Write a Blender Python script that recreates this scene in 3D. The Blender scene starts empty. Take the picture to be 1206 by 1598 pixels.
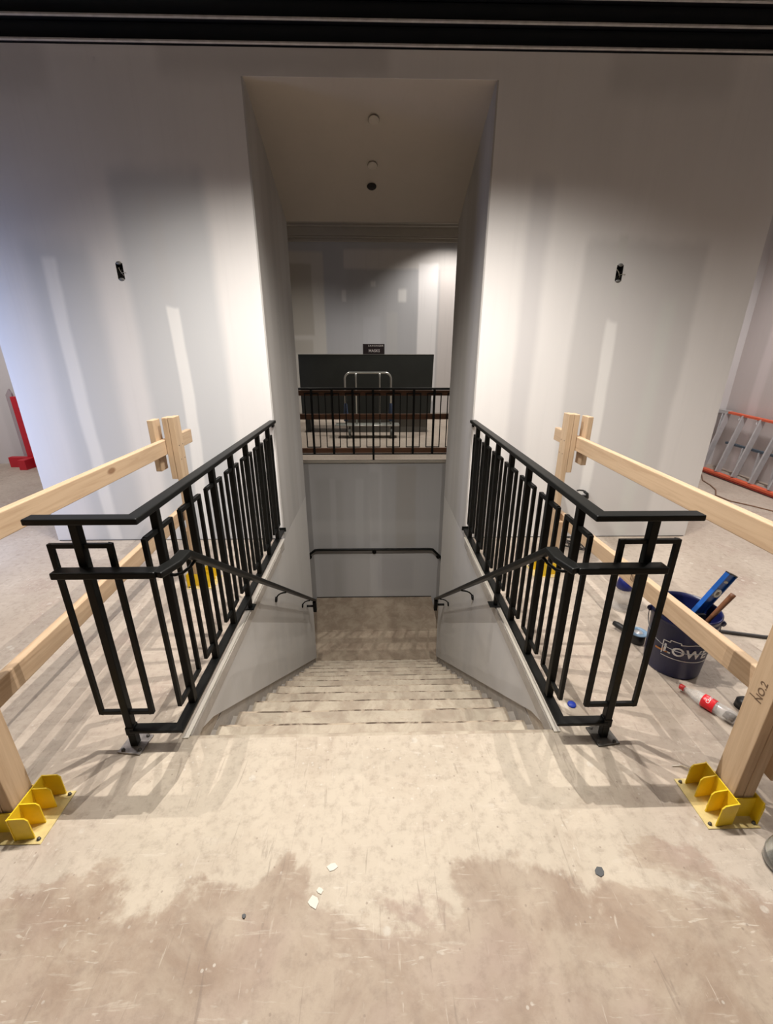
import bpy, bmesh, math, random
from mathutils import Vector, Matrix
random.seed(7)
C = bpy.context.scene.collection
PI = math.pi

# ------------------------------------------------------------------ node helpers
class NT:
    def __init__(s, name, rough=.6, metal=0., spec=None):
        s.m = bpy.data.materials.new(name); s.m.use_nodes = True
        s.t = s.m.node_tree; s.n = s.t.nodes; s.n.clear()
        s.out = s.n.new('ShaderNodeOutputMaterial'); s.b = s.n.new('ShaderNodeBsdfPrincipled')
        s.t.links.new(s.b.outputs[0], s.out.inputs[0])
        s.b.inputs['Roughness'].default_value = rough; s.b.inputs['Metallic'].default_value = metal
        if spec is not None: s.b.inputs['Specular IOR Level'].default_value = spec
        s.tc = s.n.new('ShaderNodeTexCoord')
    def L(s, a, b): s.t.links.new(a, b)
    def put(s, sock, v):
        if hasattr(v, 'links') or hasattr(v, 'is_linked'): s.L(v, sock)
        else: sock.default_value = v
    def math(s, op, a, b=0., c=0., clamp=False):
        n = s.n.new('ShaderNodeMath'); n.operation = op; n.use_clamp = clamp
        s.put(n.inputs[0], a); s.put(n.inputs[1], b); s.put(n.inputs[2], c); return n.outputs[0]
    def map(s, v, scale=(1,1,1), loc=(0,0,0), rot=(0,0,0)):
        n = s.n.new('ShaderNodeMapping'); s.L(v, n.inputs[0])
        n.inputs['Scale'].default_value = scale; n.inputs['Location'].default_value = loc; n.inputs['Rotation'].default_value = rot
        return n.outputs[0]
    def noise(s, v, scale, detail=4, rough=.55, dist=0.):
        n = s.n.new('ShaderNodeTexNoise'); s.L(v, n.inputs['Vector'])
        n.inputs['Scale'].default_value = scale; n.inputs['Detail'].default_value = detail
        n.inputs['Roughness'].default_value = rough; n.inputs['Distortion'].default_value = dist
        return n.outputs['Fac']
    def voro(s, v, scale, feat='F1'):
        n = s.n.new('ShaderNodeTexVoronoi'); s.L(v, n.inputs['Vector']); n.inputs['Scale'].default_value = scale; n.feature = feat
        return n.outputs['Distance']
    def step(s, v, a, b):
        n = s.n.new('ShaderNodeMapRange'); n.interpolation_type = 'SMOOTHSTEP'
        s.put(n.inputs[0], v); n.inputs[1].default_value = a; n.inputs[2].default_value = b
        n.inputs[3].default_value = 0; n.inputs[4].default_value = 1
        if a > b:
            n.inputs[1].default_value = b; n.inputs[2].default_value = a; n.inputs[3].default_value = 1; n.inputs[4].default_value = 0
        return n.outputs[0]
    def mix(s, f, a, b):
        n = s.n.new('ShaderNodeMix'); n.data_type = 'RGBA'
        s.put(n.inputs[0], f)
        for k, v in ((6, a), (7, b)):
            if isinstance(v, tuple): n.inputs[k].default_value = (*v[:3], 1)
            else: s.L(v, n.inputs[k])
        return n.outputs[2]
    def sep(s, v):
        n = s.n.new('ShaderNodeSeparateXYZ'); s.L(v, n.inputs[0]); return n.outputs
    def bump(s, h, strength=.2, dist=.01):
        n = s.n.new('ShaderNodeBump'); s.L(h, n.inputs['Height']); n.inputs['Strength'].default_value = strength
        n.inputs['Distance'].default_value = dist; s.L(n.outputs[0], s.b.inputs['Normal'])
    def col(s, v):
        if isinstance(v, tuple): s.b.inputs['Base Color'].default_value = (*v[:3], 1)
        else: s.L(v, s.b.inputs['Base Color'])
        return s.m

def plain(name, c, rough=.5, metal=0., spec=None, var=.12, scale=8, bump=0.):
    t = NT(name, rough, metal, spec)
    f = t.noise(t.tc.outputs['Object'], scale, 5)
    d = tuple(x*(1-var) for x in c); l = tuple(min(1, x*(1+var)) for x in c)
    if bump: t.bump(t.noise(t.tc.outputs['Object'], scale*12, 3), bump, .002)
    return t.col(t.mix(f, d, l))

# drywall: patches = (xa, xb, za, zb, soft, colour, strength) in world X/Z (or Y/Z)
def drywall(name, base, patches, axis=0, ripple=.035, scale=1.):
    t = NT(name, .75, 0, .25); P = t.tc.outputs['Object']; S = t.sep(P)
    u0, z0 = S[axis], S[2]
    wob = t.math('MULTIPLY', t.math('SUBTRACT', t.noise(t.map(P, (.8,.8,.35)), 2.2, 3), .5), .11*scale)
    wobz = t.math('MULTIPLY', t.math('SUBTRACT', t.noise(t.map(P, (1,1,1), (3,5,1)), 3., 3), .5), .16*scale)
    u = t.math('ADD', u0, wob); z = t.math('ADD', z0, wobz)
    c = t.mix(t.noise(t.map(P, (2.2,2.2,.35)), 1.6, 4), tuple(x*.93 for x in base), tuple(min(1,x*1.05) for x in base))
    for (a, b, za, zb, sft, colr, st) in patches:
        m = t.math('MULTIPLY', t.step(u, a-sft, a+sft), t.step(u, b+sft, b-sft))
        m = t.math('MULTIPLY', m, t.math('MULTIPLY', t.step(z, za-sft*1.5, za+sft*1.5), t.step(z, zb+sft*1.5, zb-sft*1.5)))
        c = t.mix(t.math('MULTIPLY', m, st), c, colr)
    f = t.noise(t.map(P, (14,14,.5)), 2., 2)
    c = t.mix(t.math('MULTIPLY', t.step(f, .52, .75), .10), c, tuple(x*.8 for x in base))
    t.bump(t.noise(P, 90, 3), .12, .002)
    return t.col(c)

def wood(name, axis, base=(.56,.41,.27), dark=(.37,.24,.145)):
    t = NT(name, .6, 0, .3); P = t.tc.outputs['Object']
    sc = [16,16,16]; sc[axis] = .9
    g = t.noise(t.map(P, tuple(sc)), 2.2, 5, .6, .8)
    sc2 = [60,60,60]; sc2[axis] = 2.
    g2 = t.noise(t.map(P, tuple(sc2)), 2., 3)
    c = t.mix(t.step(g, .38, .68), base, tuple((a*.55+b*.45) for a, b in zip(base, dark)))
    c = t.mix(t.math('MULTIPLY', t.step(g2, .5, .8), .35), c, dark)
    sk = [5.,5.,5.]; sk[axis] = 2.2
    k = t.voro(t.map(P, tuple(sk)), 1.)
    c = t.mix(t.math('MULTIPLY', t.step(k, .1, .045), .8), c, (.20,.10,.05))
    t.bump(g2, .15, .002)
    return t.col(c)

def floor_mat(name):
    t = NT(name, .62, 0, .35); P = t.tc.outputs['Object']; S = t.sep(P)
    cream, tan, brown, mauve = (.53,.465,.375), (.42,.345,.27), (.30,.222,.165), (.375,.285,.24)
    big = t.noise(P, .9, 5, .6, .4); mid = t.noise(t.map(P, (1,1,1), (4,2,0)), 3.1, 6, .65, .6); fine = t.noise(P, 26, 5, .7)
    far = t.mix(t.step(big, .36, .64), (.41,.345,.285), (.50,.435,.365))
    far = t.mix(t.math('MULTIPLY', t.step(mid, .52, .72), .55), far, mauve)
    # ragged edge of the drywall dust spread in front of the stairs
    edge = t.math('ADD', S[1], t.math('MULTIPLY', t.math('SUBTRACT', t.noise(t.map(P, (1,1,1), (1.3,.2,0)), 2.4, 5, .6, .5), .5), .85))
    dust = t.step(t.math('ADD', edge, t.math('MULTIPLY', t.noise(P, 14, 4, .7), .16)), .90, .965)
    near = t.mix(t.step(mid, .38, .66), tan, brown)
    near = t.mix(t.math('MULTIPLY', t.step(t.noise(P, 1.7, 4), .46, .62), .6), near, mauve)
    ax = t.math('ABSOLUTE', t.math('ADD', S[0], .03))
    mid_zone = t.math('MULTIPLY', t.step(ax, 1.25, .75), t.step(S[1], 2.0, 1.3))
    c = t.mix(dust, near, t.mix(mid_zone, far, t.mix(t.math('MULTIPLY', t.step(mid, .45, .75), .55), cream, tan)))
    # trowel marks, scrapes
    sc = t.noise(t.map(P, (3.2,22,1), (0,0,0), (0,0,.7)), 1.6, 4, .6, 1.2)
    c = t.mix(t.math('MULTIPLY', t.step(sc, .60, .70), .40), c, (.56,.50,.42))
    sc3 = t.noise(t.map(P, (9,60,1), (5,1,0), (0,0,-.9)), 1.3, 3, .6, .6)
    c = t.mix(t.math('MULTIPLY', t.math('MULTIPLY', t.step(sc3, .63, .68), t.step(big, .45, .55)), .55), c, (.62,.57,.49))
    sc4 = t.noise(t.map(P, (70,8,1), (2,6,0), (0,0,.3)), 1.2, 3, .6, .6)
    c = t.mix(t.math('MULTIPLY', t.math('MULTIPLY', t.step(sc4, .64, .69), t.step(mid, .45, .55)), .5), c, (.60,.54,.46))
    sc2 = t.noise(t.map(P, (26,3.4,1), (2,0,0), (0,0,.5)), 1.4, 4, .6, 1.)
    c = t.mix(t.math('MULTIPLY', t.step(sc2, .62, .72), .40), c, (.20,.155,.125))
    # splashes of compound
    v = t.voro(t.map(P, (1,1,1), (.3,.1,0)), 9.5)
    sel = t.noise(P, 1.9, 2)
    m = t.math('MULTIPLY', t.step(t.math('ADD', v, t.math('MULTIPLY', fine, .10)), .20, .15), t.step(sel, .50, .56))
    c = t.mix(t.math('MULTIPLY', m, .6), c, (.58,.545,.48))
    v2 = t.voro(t.map(P, (1,1,1), (7,3,0)), 31)
    c = t.mix(t.math('MULTIPLY', t.math('MULTIPLY', t.step(v2, .16, .10), t.step(mid, .5, .6)), .6), c, (.62,.59,.53))
    v3 = t.voro(t.map(P, (1,1,1), (1,8,0)), 17)
    c = t.mix(t.math('MULTIPLY', t.step(v3, .075, .045), .5), c, (.20,.15,.12))
    c = t.mix(t.math('MULTIPLY', t.step(fine, .44, .74), .40), c, (.22,.165,.13))
    t.bump(t.math('ADD', fine, t.math('MULTIPLY', mid, 1.5)), .22, .006)
    return t.col(c)

def stair_mat(name, shade=1., tint=(1,1,1)):
    t = NT(name, .7, 0, .3); P = t.tc.outputs['Object']
    a = t.noise(t.map(P, (1.4,1,1)), 4.2, 5, .65, .5); fine = t.noise(P, 30, 4, .7)
    c = t.mix(t.step(a, .36, .66), tuple(v*shade*q for v, q in zip((.50,.44,.35), tint)), tuple(v*shade*q for v, q in zip((.36,.30,.235), tint)))
    c = t.mix(t.math('MULTIPLY', t.step(t.noise(P, 9, 4, .7, 1.), .58, .70), .45), c, (.33,.25,.18))
    c = t.mix(t.math('MULTIPLY', t.step(fine, .45, .75), .25), c, (.27,.20,.15))
    t.bump(fine, .3, .006)
    return t.col(c)

# ------------------------------------------------------------------ materials
WHITE = (.78,.765,.755); GREY = (.57,.585,.60); LIGHT = (.85,.845,.83); DARK = (.40,.39,.385)
M = {}
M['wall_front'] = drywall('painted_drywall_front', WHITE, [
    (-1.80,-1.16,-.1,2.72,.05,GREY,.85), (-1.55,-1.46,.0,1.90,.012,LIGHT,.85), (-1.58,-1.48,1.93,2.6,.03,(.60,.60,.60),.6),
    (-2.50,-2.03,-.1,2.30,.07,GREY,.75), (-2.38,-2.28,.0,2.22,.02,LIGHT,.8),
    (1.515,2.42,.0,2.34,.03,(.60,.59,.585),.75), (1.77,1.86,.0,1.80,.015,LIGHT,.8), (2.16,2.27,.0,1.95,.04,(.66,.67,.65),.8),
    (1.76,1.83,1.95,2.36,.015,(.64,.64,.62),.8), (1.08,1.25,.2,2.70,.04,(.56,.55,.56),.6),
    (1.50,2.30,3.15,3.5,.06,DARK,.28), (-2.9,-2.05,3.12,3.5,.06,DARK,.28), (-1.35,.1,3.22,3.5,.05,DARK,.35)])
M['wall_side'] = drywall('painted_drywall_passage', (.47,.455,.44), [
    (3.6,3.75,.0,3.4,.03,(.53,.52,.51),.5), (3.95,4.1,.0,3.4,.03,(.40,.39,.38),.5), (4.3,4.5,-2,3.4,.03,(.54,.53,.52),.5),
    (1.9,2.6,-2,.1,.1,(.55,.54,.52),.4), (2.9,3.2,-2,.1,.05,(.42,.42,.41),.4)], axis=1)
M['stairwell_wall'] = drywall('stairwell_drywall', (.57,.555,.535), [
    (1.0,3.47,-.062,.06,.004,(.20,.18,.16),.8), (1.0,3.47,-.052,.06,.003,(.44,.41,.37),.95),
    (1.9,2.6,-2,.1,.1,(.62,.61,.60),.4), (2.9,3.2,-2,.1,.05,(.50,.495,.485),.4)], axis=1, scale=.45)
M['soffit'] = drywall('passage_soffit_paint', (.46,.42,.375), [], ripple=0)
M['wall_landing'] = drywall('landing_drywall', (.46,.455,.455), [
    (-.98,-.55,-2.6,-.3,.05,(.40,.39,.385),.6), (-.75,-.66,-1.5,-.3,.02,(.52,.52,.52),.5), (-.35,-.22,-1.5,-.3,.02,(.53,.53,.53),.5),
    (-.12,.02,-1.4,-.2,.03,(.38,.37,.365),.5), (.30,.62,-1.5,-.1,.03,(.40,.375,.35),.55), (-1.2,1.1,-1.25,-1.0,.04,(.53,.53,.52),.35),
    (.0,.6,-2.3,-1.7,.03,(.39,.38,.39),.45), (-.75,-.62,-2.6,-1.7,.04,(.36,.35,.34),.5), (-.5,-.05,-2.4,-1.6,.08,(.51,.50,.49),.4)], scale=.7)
M['wall_far'] = drywall('far_room_drywall', (.43,.435,.455), [
    (-3,-1.18,-1,3.62,.03,(.56,.54,.50),.85), (-2.4,-1.45,1.9,3.38,.03,(.40,.375,.335),.8), (-2.2,-1.5,1.5,1.8,.03,(.40,.375,.335),.6),
    (-.72,2.6,3.28,3.66,.03,(.60,.58,.57),.85), (.97,1.42,.4,3.4,.03,(.74,.73,.74),.9), (1.45,2.6,-1,3.3,.05,(.62,.58,.565),.8),
    (-.78,-.68,2.62,2.85,.02,(.62,.62,.62),.8), (-.12,-.01,2.93,3.04,.02,(.62,.62,.62),.8), (.51,.70,2.62,2.88,.03,(.66,.66,.66),.85),
    (-.3,.1,1.5,2.3,.03,(.48,.49,.52),.5), (.25,.5,1.5,2.4,.03,(.48,.48,.47),.4)], scale=.35)
M['wall_room'] = drywall('side_room_drywall', (.62,.575,.565), [
    (4.9,5.1,-1,4,.03,(.70,.63,.63),.8), (5.6,5.75,-1,4,.03,(.74,.68,.68),.8), (4.3,4.45,-1,4,.03,(.70,.64,.64),.8), (3.6,3.8,-1,4,.03,(.72,.66,.66),.8)], axis=1)
M['wall_rear'] = drywall('rear_room_drywall', (.60,.585,.585), [(-5.6,-5.35,-1,4,.05,(.68,.66,.66),.6)])
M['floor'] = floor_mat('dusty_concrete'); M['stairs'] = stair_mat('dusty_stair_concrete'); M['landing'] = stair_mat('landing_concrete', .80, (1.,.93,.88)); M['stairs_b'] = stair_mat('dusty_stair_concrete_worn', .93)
def nosing_mat():  # edge dirt plus the shade line past each nosing, painted as colour
    t = NT('nosing_wear_and_shade', .8); P = t.tc.outputs['Object']
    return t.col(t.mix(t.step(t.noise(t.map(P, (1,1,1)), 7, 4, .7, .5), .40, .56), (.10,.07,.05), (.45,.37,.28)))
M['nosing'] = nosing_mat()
M['edge'] = plain('raw_slab_edge', (.42,.385,.345), .85, var=.3, scale=14, bump=.5)
M['bead'] = plain('corner_bead', (.70,.66,.58), .6, var=.06)
M['black_trim'] = plain('black_gloss_trim', (.006,.007,.010), .38, var=.5, scale=5)
M['lip_highlight'] = plain('trim_edge_highlight', (.55,.53,.51), .5, var=.4, scale=20)  # highlights on the black cornice edges, painted as a pale colour
M['ceiling'] = plain('black_ceiling', (.012,.012,.014), .8)
M['steel'] = plain('black_painted_steel', (.0035,.004,.0037), .42, .0, .22, var=.35, scale=12)
M['bare_steel'] = plain('bare_steel_plate', (.10,.095,.088), .45, .6, var=.5, scale=60)
M['pale_steel'] = plain('scuffed_pale_steel', (.30,.28,.27), .4, .5, var=.6, scale=50)
M['woodY'] = wood('pine_lumber_rail', 1); M['woodZ'] = wood('pine_lumber_post', 2, (.58,.43,.285), (.39,.26,.155))
M['stamp'] = plain('ink_stamp', (.16,.10,.06), .8)
M['yellow'] = plain('yellow_powder_coat', (.80,.56,.015), .45, var=.12, scale=30)
M['yellow_edge'] = plain('dusty_yellow_plate', (.62,.50,.22), .7, var=.3, scale=40)
M['fray'] = plain('nail_head', (.12,.10,.08), .5, .5)
M['bucket'] = plain('navy_plastic', (.007,.010,.062), .35, var=.15)
M['logo'] = plain('white_print', (.70,.70,.70), .5); M['orange_smear'] = plain('orange_smear', (.42,.17,.04), .7)
M['wire'] = plain('galvanised_wire', (.35,.35,.36), .4, .7)
M['level'] = plain('blue_anodised', (.010,.10,.42), .35, var=.1); M['vial'] = plain('white_vial', (.75,.78,.72), .3)
M['vial_frame'] = plain('vial_frame', (.40,.40,.38), .4)
M['rust'] = plain('brown_bar', (.18,.075,.035), .5, var=.3, scale=25)
M['black_plastic'] = plain('black_plastic', (.012,.012,.013), .45)
M['disc'] = plain('blue_grey_disc', (.16,.26,.38), .5, var=.15)
M['blue'] = plain('blue_plastic', (.012,.045,.42), .45); M['navy'] = plain('dark_blue_plastic', (.012,.02,.16), .4)
M['red_label'] = plain('red_label', (.70,.02,.03), .35, var=.08); M['red_cap'] = plain('red_cap', (.55,.03,.03), .4)
M['cola'] = plain('dark_soda', (.06,.03,.02), .2)
M['orange'] = plain('orange_fibreglass', (.74,.13,.055), .45, var=.1); M['orange_dark'] = plain('orange_underside', (.30,.03,.02), .5)
M['alu'] = plain('aluminium', (.55,.55,.56), .38, .55, var=.15, scale=20)
M['slate'] = plain('slate_blue_rail', (.07,.10,.13), .5)
M['red_wood'] = plain('red_painted_wood', (.52,.015,.03), .5); M['grey_panel'] = plain('grey_pink_paint', (.38,.33,.35), .7)
M['counter'] = plain('charcoal_panel', (.030,.034,.031), .55, var=.25, scale=4); M['plinth'] = plain('plinth_grey', (.17,.165,.15), .7)
M['sign'] = plain('dark_sign', (.02,.012,.014), .5); M['text'] = plain('sign_text', (.72,.68,.68), .5)
M['chrome'] = plain('tube_chrome', (.62,.63,.60), .28, .6); M['deck'] = plain('cart_deck', (.26,.27,.24), .5)
M['caster'] = plain('caster_rubber', (.12,.13,.12), .6); M['glove'] = plain('blue_fabric', (.05,.075,.14), .8)
M['balcony_wood'] = wood('dark_stained_board', 0, (.16,.075,.04), (.08,.035,.02))
M['box'] = plain('electrical_box', (.03,.028,.026), .5, .3); M['ear'] = plain('box_ear', (.20,.20,.19), .5, .4)
M['copper'] = plain('wire_insulation', (.35,.33,.26), .5); M['cord'] = plain('brown_cord', (.22,.12,.07), .6)
M['grey_cable'] = plain('dark_cable', (.05,.045,.045), .5)
M['patch'] = plain('patched_cover', (.50,.46,.41), .8); M['hole'] = plain('dark_hole', (.012,.01,.01), .8)
M['chip'] = plain('plaster_chip', (.72,.68,.60), .8); M['dark_chip'] = plain('dark_chip', (.07,.075,.08), .6)
M['crown'] = plain('primed_crown', (.36,.335,.295), .7, var=.06)
M['fascia'] = plain('balcony_edge', (.42,.38,.32), .8, var=.12)
def clear(name, c=(.95,.95,.95), rough=.05):
    t = NT(name, rough); t.b.inputs['Transmission Weight'].default_value = .92; t.b.inputs['IOR'].default_value = 1.25
    f = t.noise(t.tc.outputs['Object'], 40, 3); t.bump(f, .25, .004); return t.col(t.mix(f, tuple(x*.9 for x in c), c))
def thin(name, c, a):
    t = NT(name, .08, 0, .6); t.b.inputs['Alpha'].default_value = a
    f = t.noise(t.tc.outputs['Object'], 30, 3); return t.col(t.mix(f, tuple(x*.85 for x in c), c))
M['clear'] = thin('clear_plastic', (.85,.85,.83), .22); M['glass'] = clear('jar_glass', (.93,.96,.95), .02)

# ------------------------------------------------------------------ mesh builder
class MB:
    def __init__(s): s.bm = bmesh.new(); s.smooth = []
    def faces(s, V, F, smooth=False, mi=0):
        vs = [s.bm.verts.new(v) for v in V]; out = []
        for f in F:
            try:
                fc = s.bm.faces.new([vs[i] for i in f]); fc.smooth = smooth; fc.material_index = mi; out.append(fc)
            except ValueError: pass
        return out
    def box(s, a, b, mat=None, mi=0):
        V = [Vector((x,y,z)) for x in (a[0],b[0]) for y in (a[1],b[1]) for z in (a[2],b[2])]
        if mat: V = [mat @ v for v in V]
        s.faces(V, [(0,1,3,2),(4,6,7,5),(0,4,5,1),(2,3,7,6),(0,2,6,4),(1,5,7,3)], mi=mi); return s
    def sweep(s, pts, w, h, up=(0,0,1), mi=0):
        pts = [Vector(p) for p in pts]; up = Vector(up); n = len(pts); T = [(pts[i+1]-pts[i]).normalized() for i in range(n-1)]
        def ring(i, t):
            sd = t.cross(up)
            if sd.length < 1e-4: sd = Vector((1,0,0))
            sd.normalize(); u = sd.cross(t)
            return [pts[i]+sd*a*w/2+u*b*h/2 for a, b in ((-1,-1),(1,-1),(1,1),(-1,1))]
        R = [ring(0, T[0])]
        for i in range(1, n-1):
            base = ring(i, T[i-1]); nn = (T[i-1]+T[i]).normalized()
            R.append([p + T[i-1]*((pts[i]-p).dot(nn)/T[i-1].dot(nn)) for p in base])
        R.append(ring(n-1, T[-1]))
        V = [v for r in R for v in r]; F = [(3,2,1,0), tuple(4*(n-1)+k for k in range(4))]
        for i in range(n-1):
            for k in range(4): F.append((4*i+k, 4*i+(k+1)%4, 4*i+4+(k+1)%4, 4*i+4+k))
        s.faces(V, F, mi=mi); return s
    def tube(s, pts, r, seg=10, closed=False):
        pts = [Vector(p) for p in pts]; n = len(pts); V = []; F = []; ref = None
        for i, p in enumerate(pts):
            if closed: t = (pts[(i+1)%n]-pts[i-1]).normalized()
            else: t = (pts[min(i+1,n-1)]-pts[max(i-1,0)]).normalized()
            if ref is None: ref = Vector((0,0,1)) if abs(t.z) < .9 else Vector((1,0,0))
            sd = t.cross(ref).normalized(); u = sd.cross(t).normalized(); ref = u
            rr = r[i] if isinstance(r, (list, tuple)) else r
            for k in range(seg):
                a = 2*PI*k/seg; V.append(p+sd*math.cos(a)*rr+u*math.sin(a)*rr)
        m = n if closed else n-1
        for i in range(m):
            j = (i+1) % n
            for k in range(seg): F.append((i*seg+k, i*seg+(k+1)%seg, j*seg+(k+1)%seg, j*seg+k))
        if not closed: F += [tuple(reversed(range(seg))), tuple((n-1)*seg+k for k in range(seg))]
        s.faces(V, F, True); return s
    def lathe(s, prof, mat=None, seg=32, mi=0, arc=2*PI, a0=0):
        n = len(prof); V = []; F = []; full = arc > 6.2; m = seg if full else seg+1
        for k in range(m):
            a = a0+arc*k/seg
            for r, z in prof:
                v = Vector((r*math.cos(a), r*math.sin(a), z)); V.append(mat @ v if mat else v)
        for k in range(seg):
            j = (k+1) % m if full else k+1
            for i in range(n-1): F.append((k*n+i, j*n+i, j*n+i+1, k*n+i+1))
        s.faces(V, F, True, mi); return s
    def prism(s, poly, d, mat=None, mi=0):
        # poly: 3D points of one face, d: extrusion vector
        d = Vector(d); P = [Vector(p) for p in poly]; n = len(P)
        V = P+[p+d for p in P]
        if mat: V = [mat @ v for v in V]
        F = [tuple(range(n)), tuple(reversed(range(n, 2*n)))]+[(i, (i+1) % n, n+(i+1) % n, n+i) for i in range(n)]
        s.faces(V, F, mi=mi); return s
    def make(s, name, mat, parent=None, bevel=0., seg=2, merge=True, kind=None):
        if merge: bmesh.ops.remove_doubles(s.bm, verts=s.bm.verts, dist=1e-6)
        bmesh.ops.recalc_face_normals(s.bm, faces=s.bm.faces)
        if parent is not None:
            bmesh.ops.transform(s.bm, matrix=parent_world(parent).inverted(), verts=s.bm.verts)
        me = bpy.data.meshes.new(name); s.bm.to_mesh(me); s.bm.free()
        for m in (mat if isinstance(mat, (list, tuple)) else [mat]): me.materials.append(M[m])
        o = bpy.data.objects.new(name, me); C.objects.link(o)
        if parent is not None: o.parent = parent
        if bevel:
            b = o.modifiers.new('bevel', 'BEVEL'); b.width = bevel; b.segments = seg; b.limit_method = 'ANGLE'; b.angle_limit = math.radians(40)
        if kind: o['kind'] = kind
        return o

def parent_world(p):
    m = Matrix.Translation(p.location) @ p.rotation_euler.to_matrix().to_4x4()
    return parent_world(p.parent) @ m if p.parent else m
def tag(o, label, cat, group=None, kind=None):
    o['label'] = label; o['category'] = cat
    if group: o['group'] = group
    if kind: o['kind'] = kind
    return o
def thing(name, label, cat, loc=(0,0,0), rz=0, group=None):
    o = bpy.data.objects.new(name, None); C.objects.link(o); o.location = loc; o.rotation_euler = (0,0,rz)
    o.empty_display_size = .05
    return tag(o, label, cat, group)
def copy_tree(o, parent=None):
    c = o.copy(); C.objects.link(c)
    if parent: c.parent = parent
    for ch in list(o.children): copy_tree(ch, c)
    return c
def text_mesh(txt, size, ext=.001, spacing=1., bold=.012):
    cu = bpy.data.curves.new('t', 'FONT'); cu.body = txt; cu.size = size; cu.extrude = ext; cu.align_x = 'CENTER'; cu.align_y = 'CENTER'
    cu.space_character = spacing; cu.resolution_u = 3; cu.offset = size*bold
    o = bpy.data.objects.new('t', cu); C.objects.link(o); bpy.context.view_layer.update()
    dg = bpy.context.evaluated_depsgraph_get(); me = bpy.data.meshes.new_from_object(o.evaluated_get(dg))
    bpy.data.objects.remove(o); bpy.data.curves.remove(cu); return me
def place_mesh(name, me, mat, fn, parent=None):
    inv = parent_world(parent).inverted() if parent else Matrix()
    for v in me.vertices: v.co = inv @ Vector(fn(v.co))
    me.materials.clear(); me.materials.append(M[mat]); me.name = name
    o = bpy.data.objects.new(name, me); C.objects.link(o); o.parent = parent; return o
def struct(name, mb, mat, bevel=0.): return mb.make(name, mat, None, bevel, kind='structure')

# ------------------------------------------------------------------ dimensions (metres)
XL, XR = -.835, .785            # stairwell faces
YA, YW, YB = 1.431, 3.521, 4.72 # stair head, front wall, back of the passage
YF = 6.42                       # balcony edge
ZL = -13*.188                   # landing
YR = 10.9
# ------------------------------------------------------------------ the setting
f = MB()
f.box((-6.6,-4,-.22), (XL-.0135,YW,0)).box((XR+.0135,-4,-.22), (5.12,YW,0)).box((XL-.0135,-4,-.22), (XR+.0135,YA-.02,0))
f.box((-3.05,YW,-.22), (-2.84,YB,0)).box((2.823,YW,-.22), (2.95,YB,0)).box((-6.6,YW,-.22), (-3.05,6.4,0)).box((2.95,YW,-.22), (5.12,6.4,0))
struct('floor', f, 'floor')
f = MB().box((-5,YF,-.03), (5,YR+.1,0)).box((-5,YF+.1,-.22), (5,YR+.1,-.03)); struct('floor_balcony', f, 'floor')
f = MB().box((-1.06,4.58,ZL-.2), (.93,5.462,ZL)).box((-1.06,5.470,ZL-.2), (.93,YF,ZL)).box((-1.06,5.46,ZL-.2), (.93,5.472,ZL-.004))
for k in range(1, 5):           # flights dropping away to either side of the landing
    f.box((-1.06-.27*k,4.75,ZL-.2-.18*k), (-1.06-.27*(k-1),YF,ZL-.18*k)); f.box((.93+.27*(k-1),4.75,ZL-.2-.18*k), (.93+.27*k,YF,ZL-.18*k))
struct('floor_landing', f, 'landing')
# front wall with box openings and the thick passage through it
def wall_panel(mb, x0, x1, z0, z1, y, hole):
    xs = [x0, hole[0], hole[1], x1]; zs = [z0, hole[2], hole[3], z1]
    for i in range(3):
        for j in range(3):
            if i == 1 and j == 1: continue
            mb.box((xs[i], y, zs[j]), (xs[i+1], y+.08, zs[j+1]))
HL = (-1.862,-1.812,2.068,2.172); HR = (1.768,1.818,2.074,2.178)
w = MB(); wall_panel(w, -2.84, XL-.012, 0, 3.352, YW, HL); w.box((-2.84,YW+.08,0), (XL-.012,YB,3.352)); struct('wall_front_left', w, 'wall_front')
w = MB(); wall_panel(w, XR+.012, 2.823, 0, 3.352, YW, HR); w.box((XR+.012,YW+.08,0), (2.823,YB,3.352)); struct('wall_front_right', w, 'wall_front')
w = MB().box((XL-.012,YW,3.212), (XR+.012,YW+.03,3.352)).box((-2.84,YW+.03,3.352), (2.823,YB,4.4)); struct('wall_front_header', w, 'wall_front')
w = MB().box((XL-.012,YW,0), (XL,YB,3.212)).box((-3.05,4.6,-4), (XL-.12,YB,0)); struct('wall_passage_left', w, 'wall_side')
w = MB().box((XR,YW,0), (XR+.012,YB,3.212)).box((XR+.12,4.6,-4), (2.95,YB,0)); struct('wall_passage_right', w, 'wall_side')
sl = (2.716-3.212)/(YB-YW)
w = MB().prism([(XL,YW+.03,3.212),(XL,YB,2.716),(XL,YB,4.4),(XL,YW+.03,4.4)], (XR-XL,0,0)); w.prism([(XL,YW+.001,3.2125),(XL,YW+.03,3.2125+sl*.03),(XL,YW+.03,3.215),(XL,YW+.001,3.215)], (XR-XL,0,0))
struct('ceiling_passage', w, 'soffit')
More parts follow.
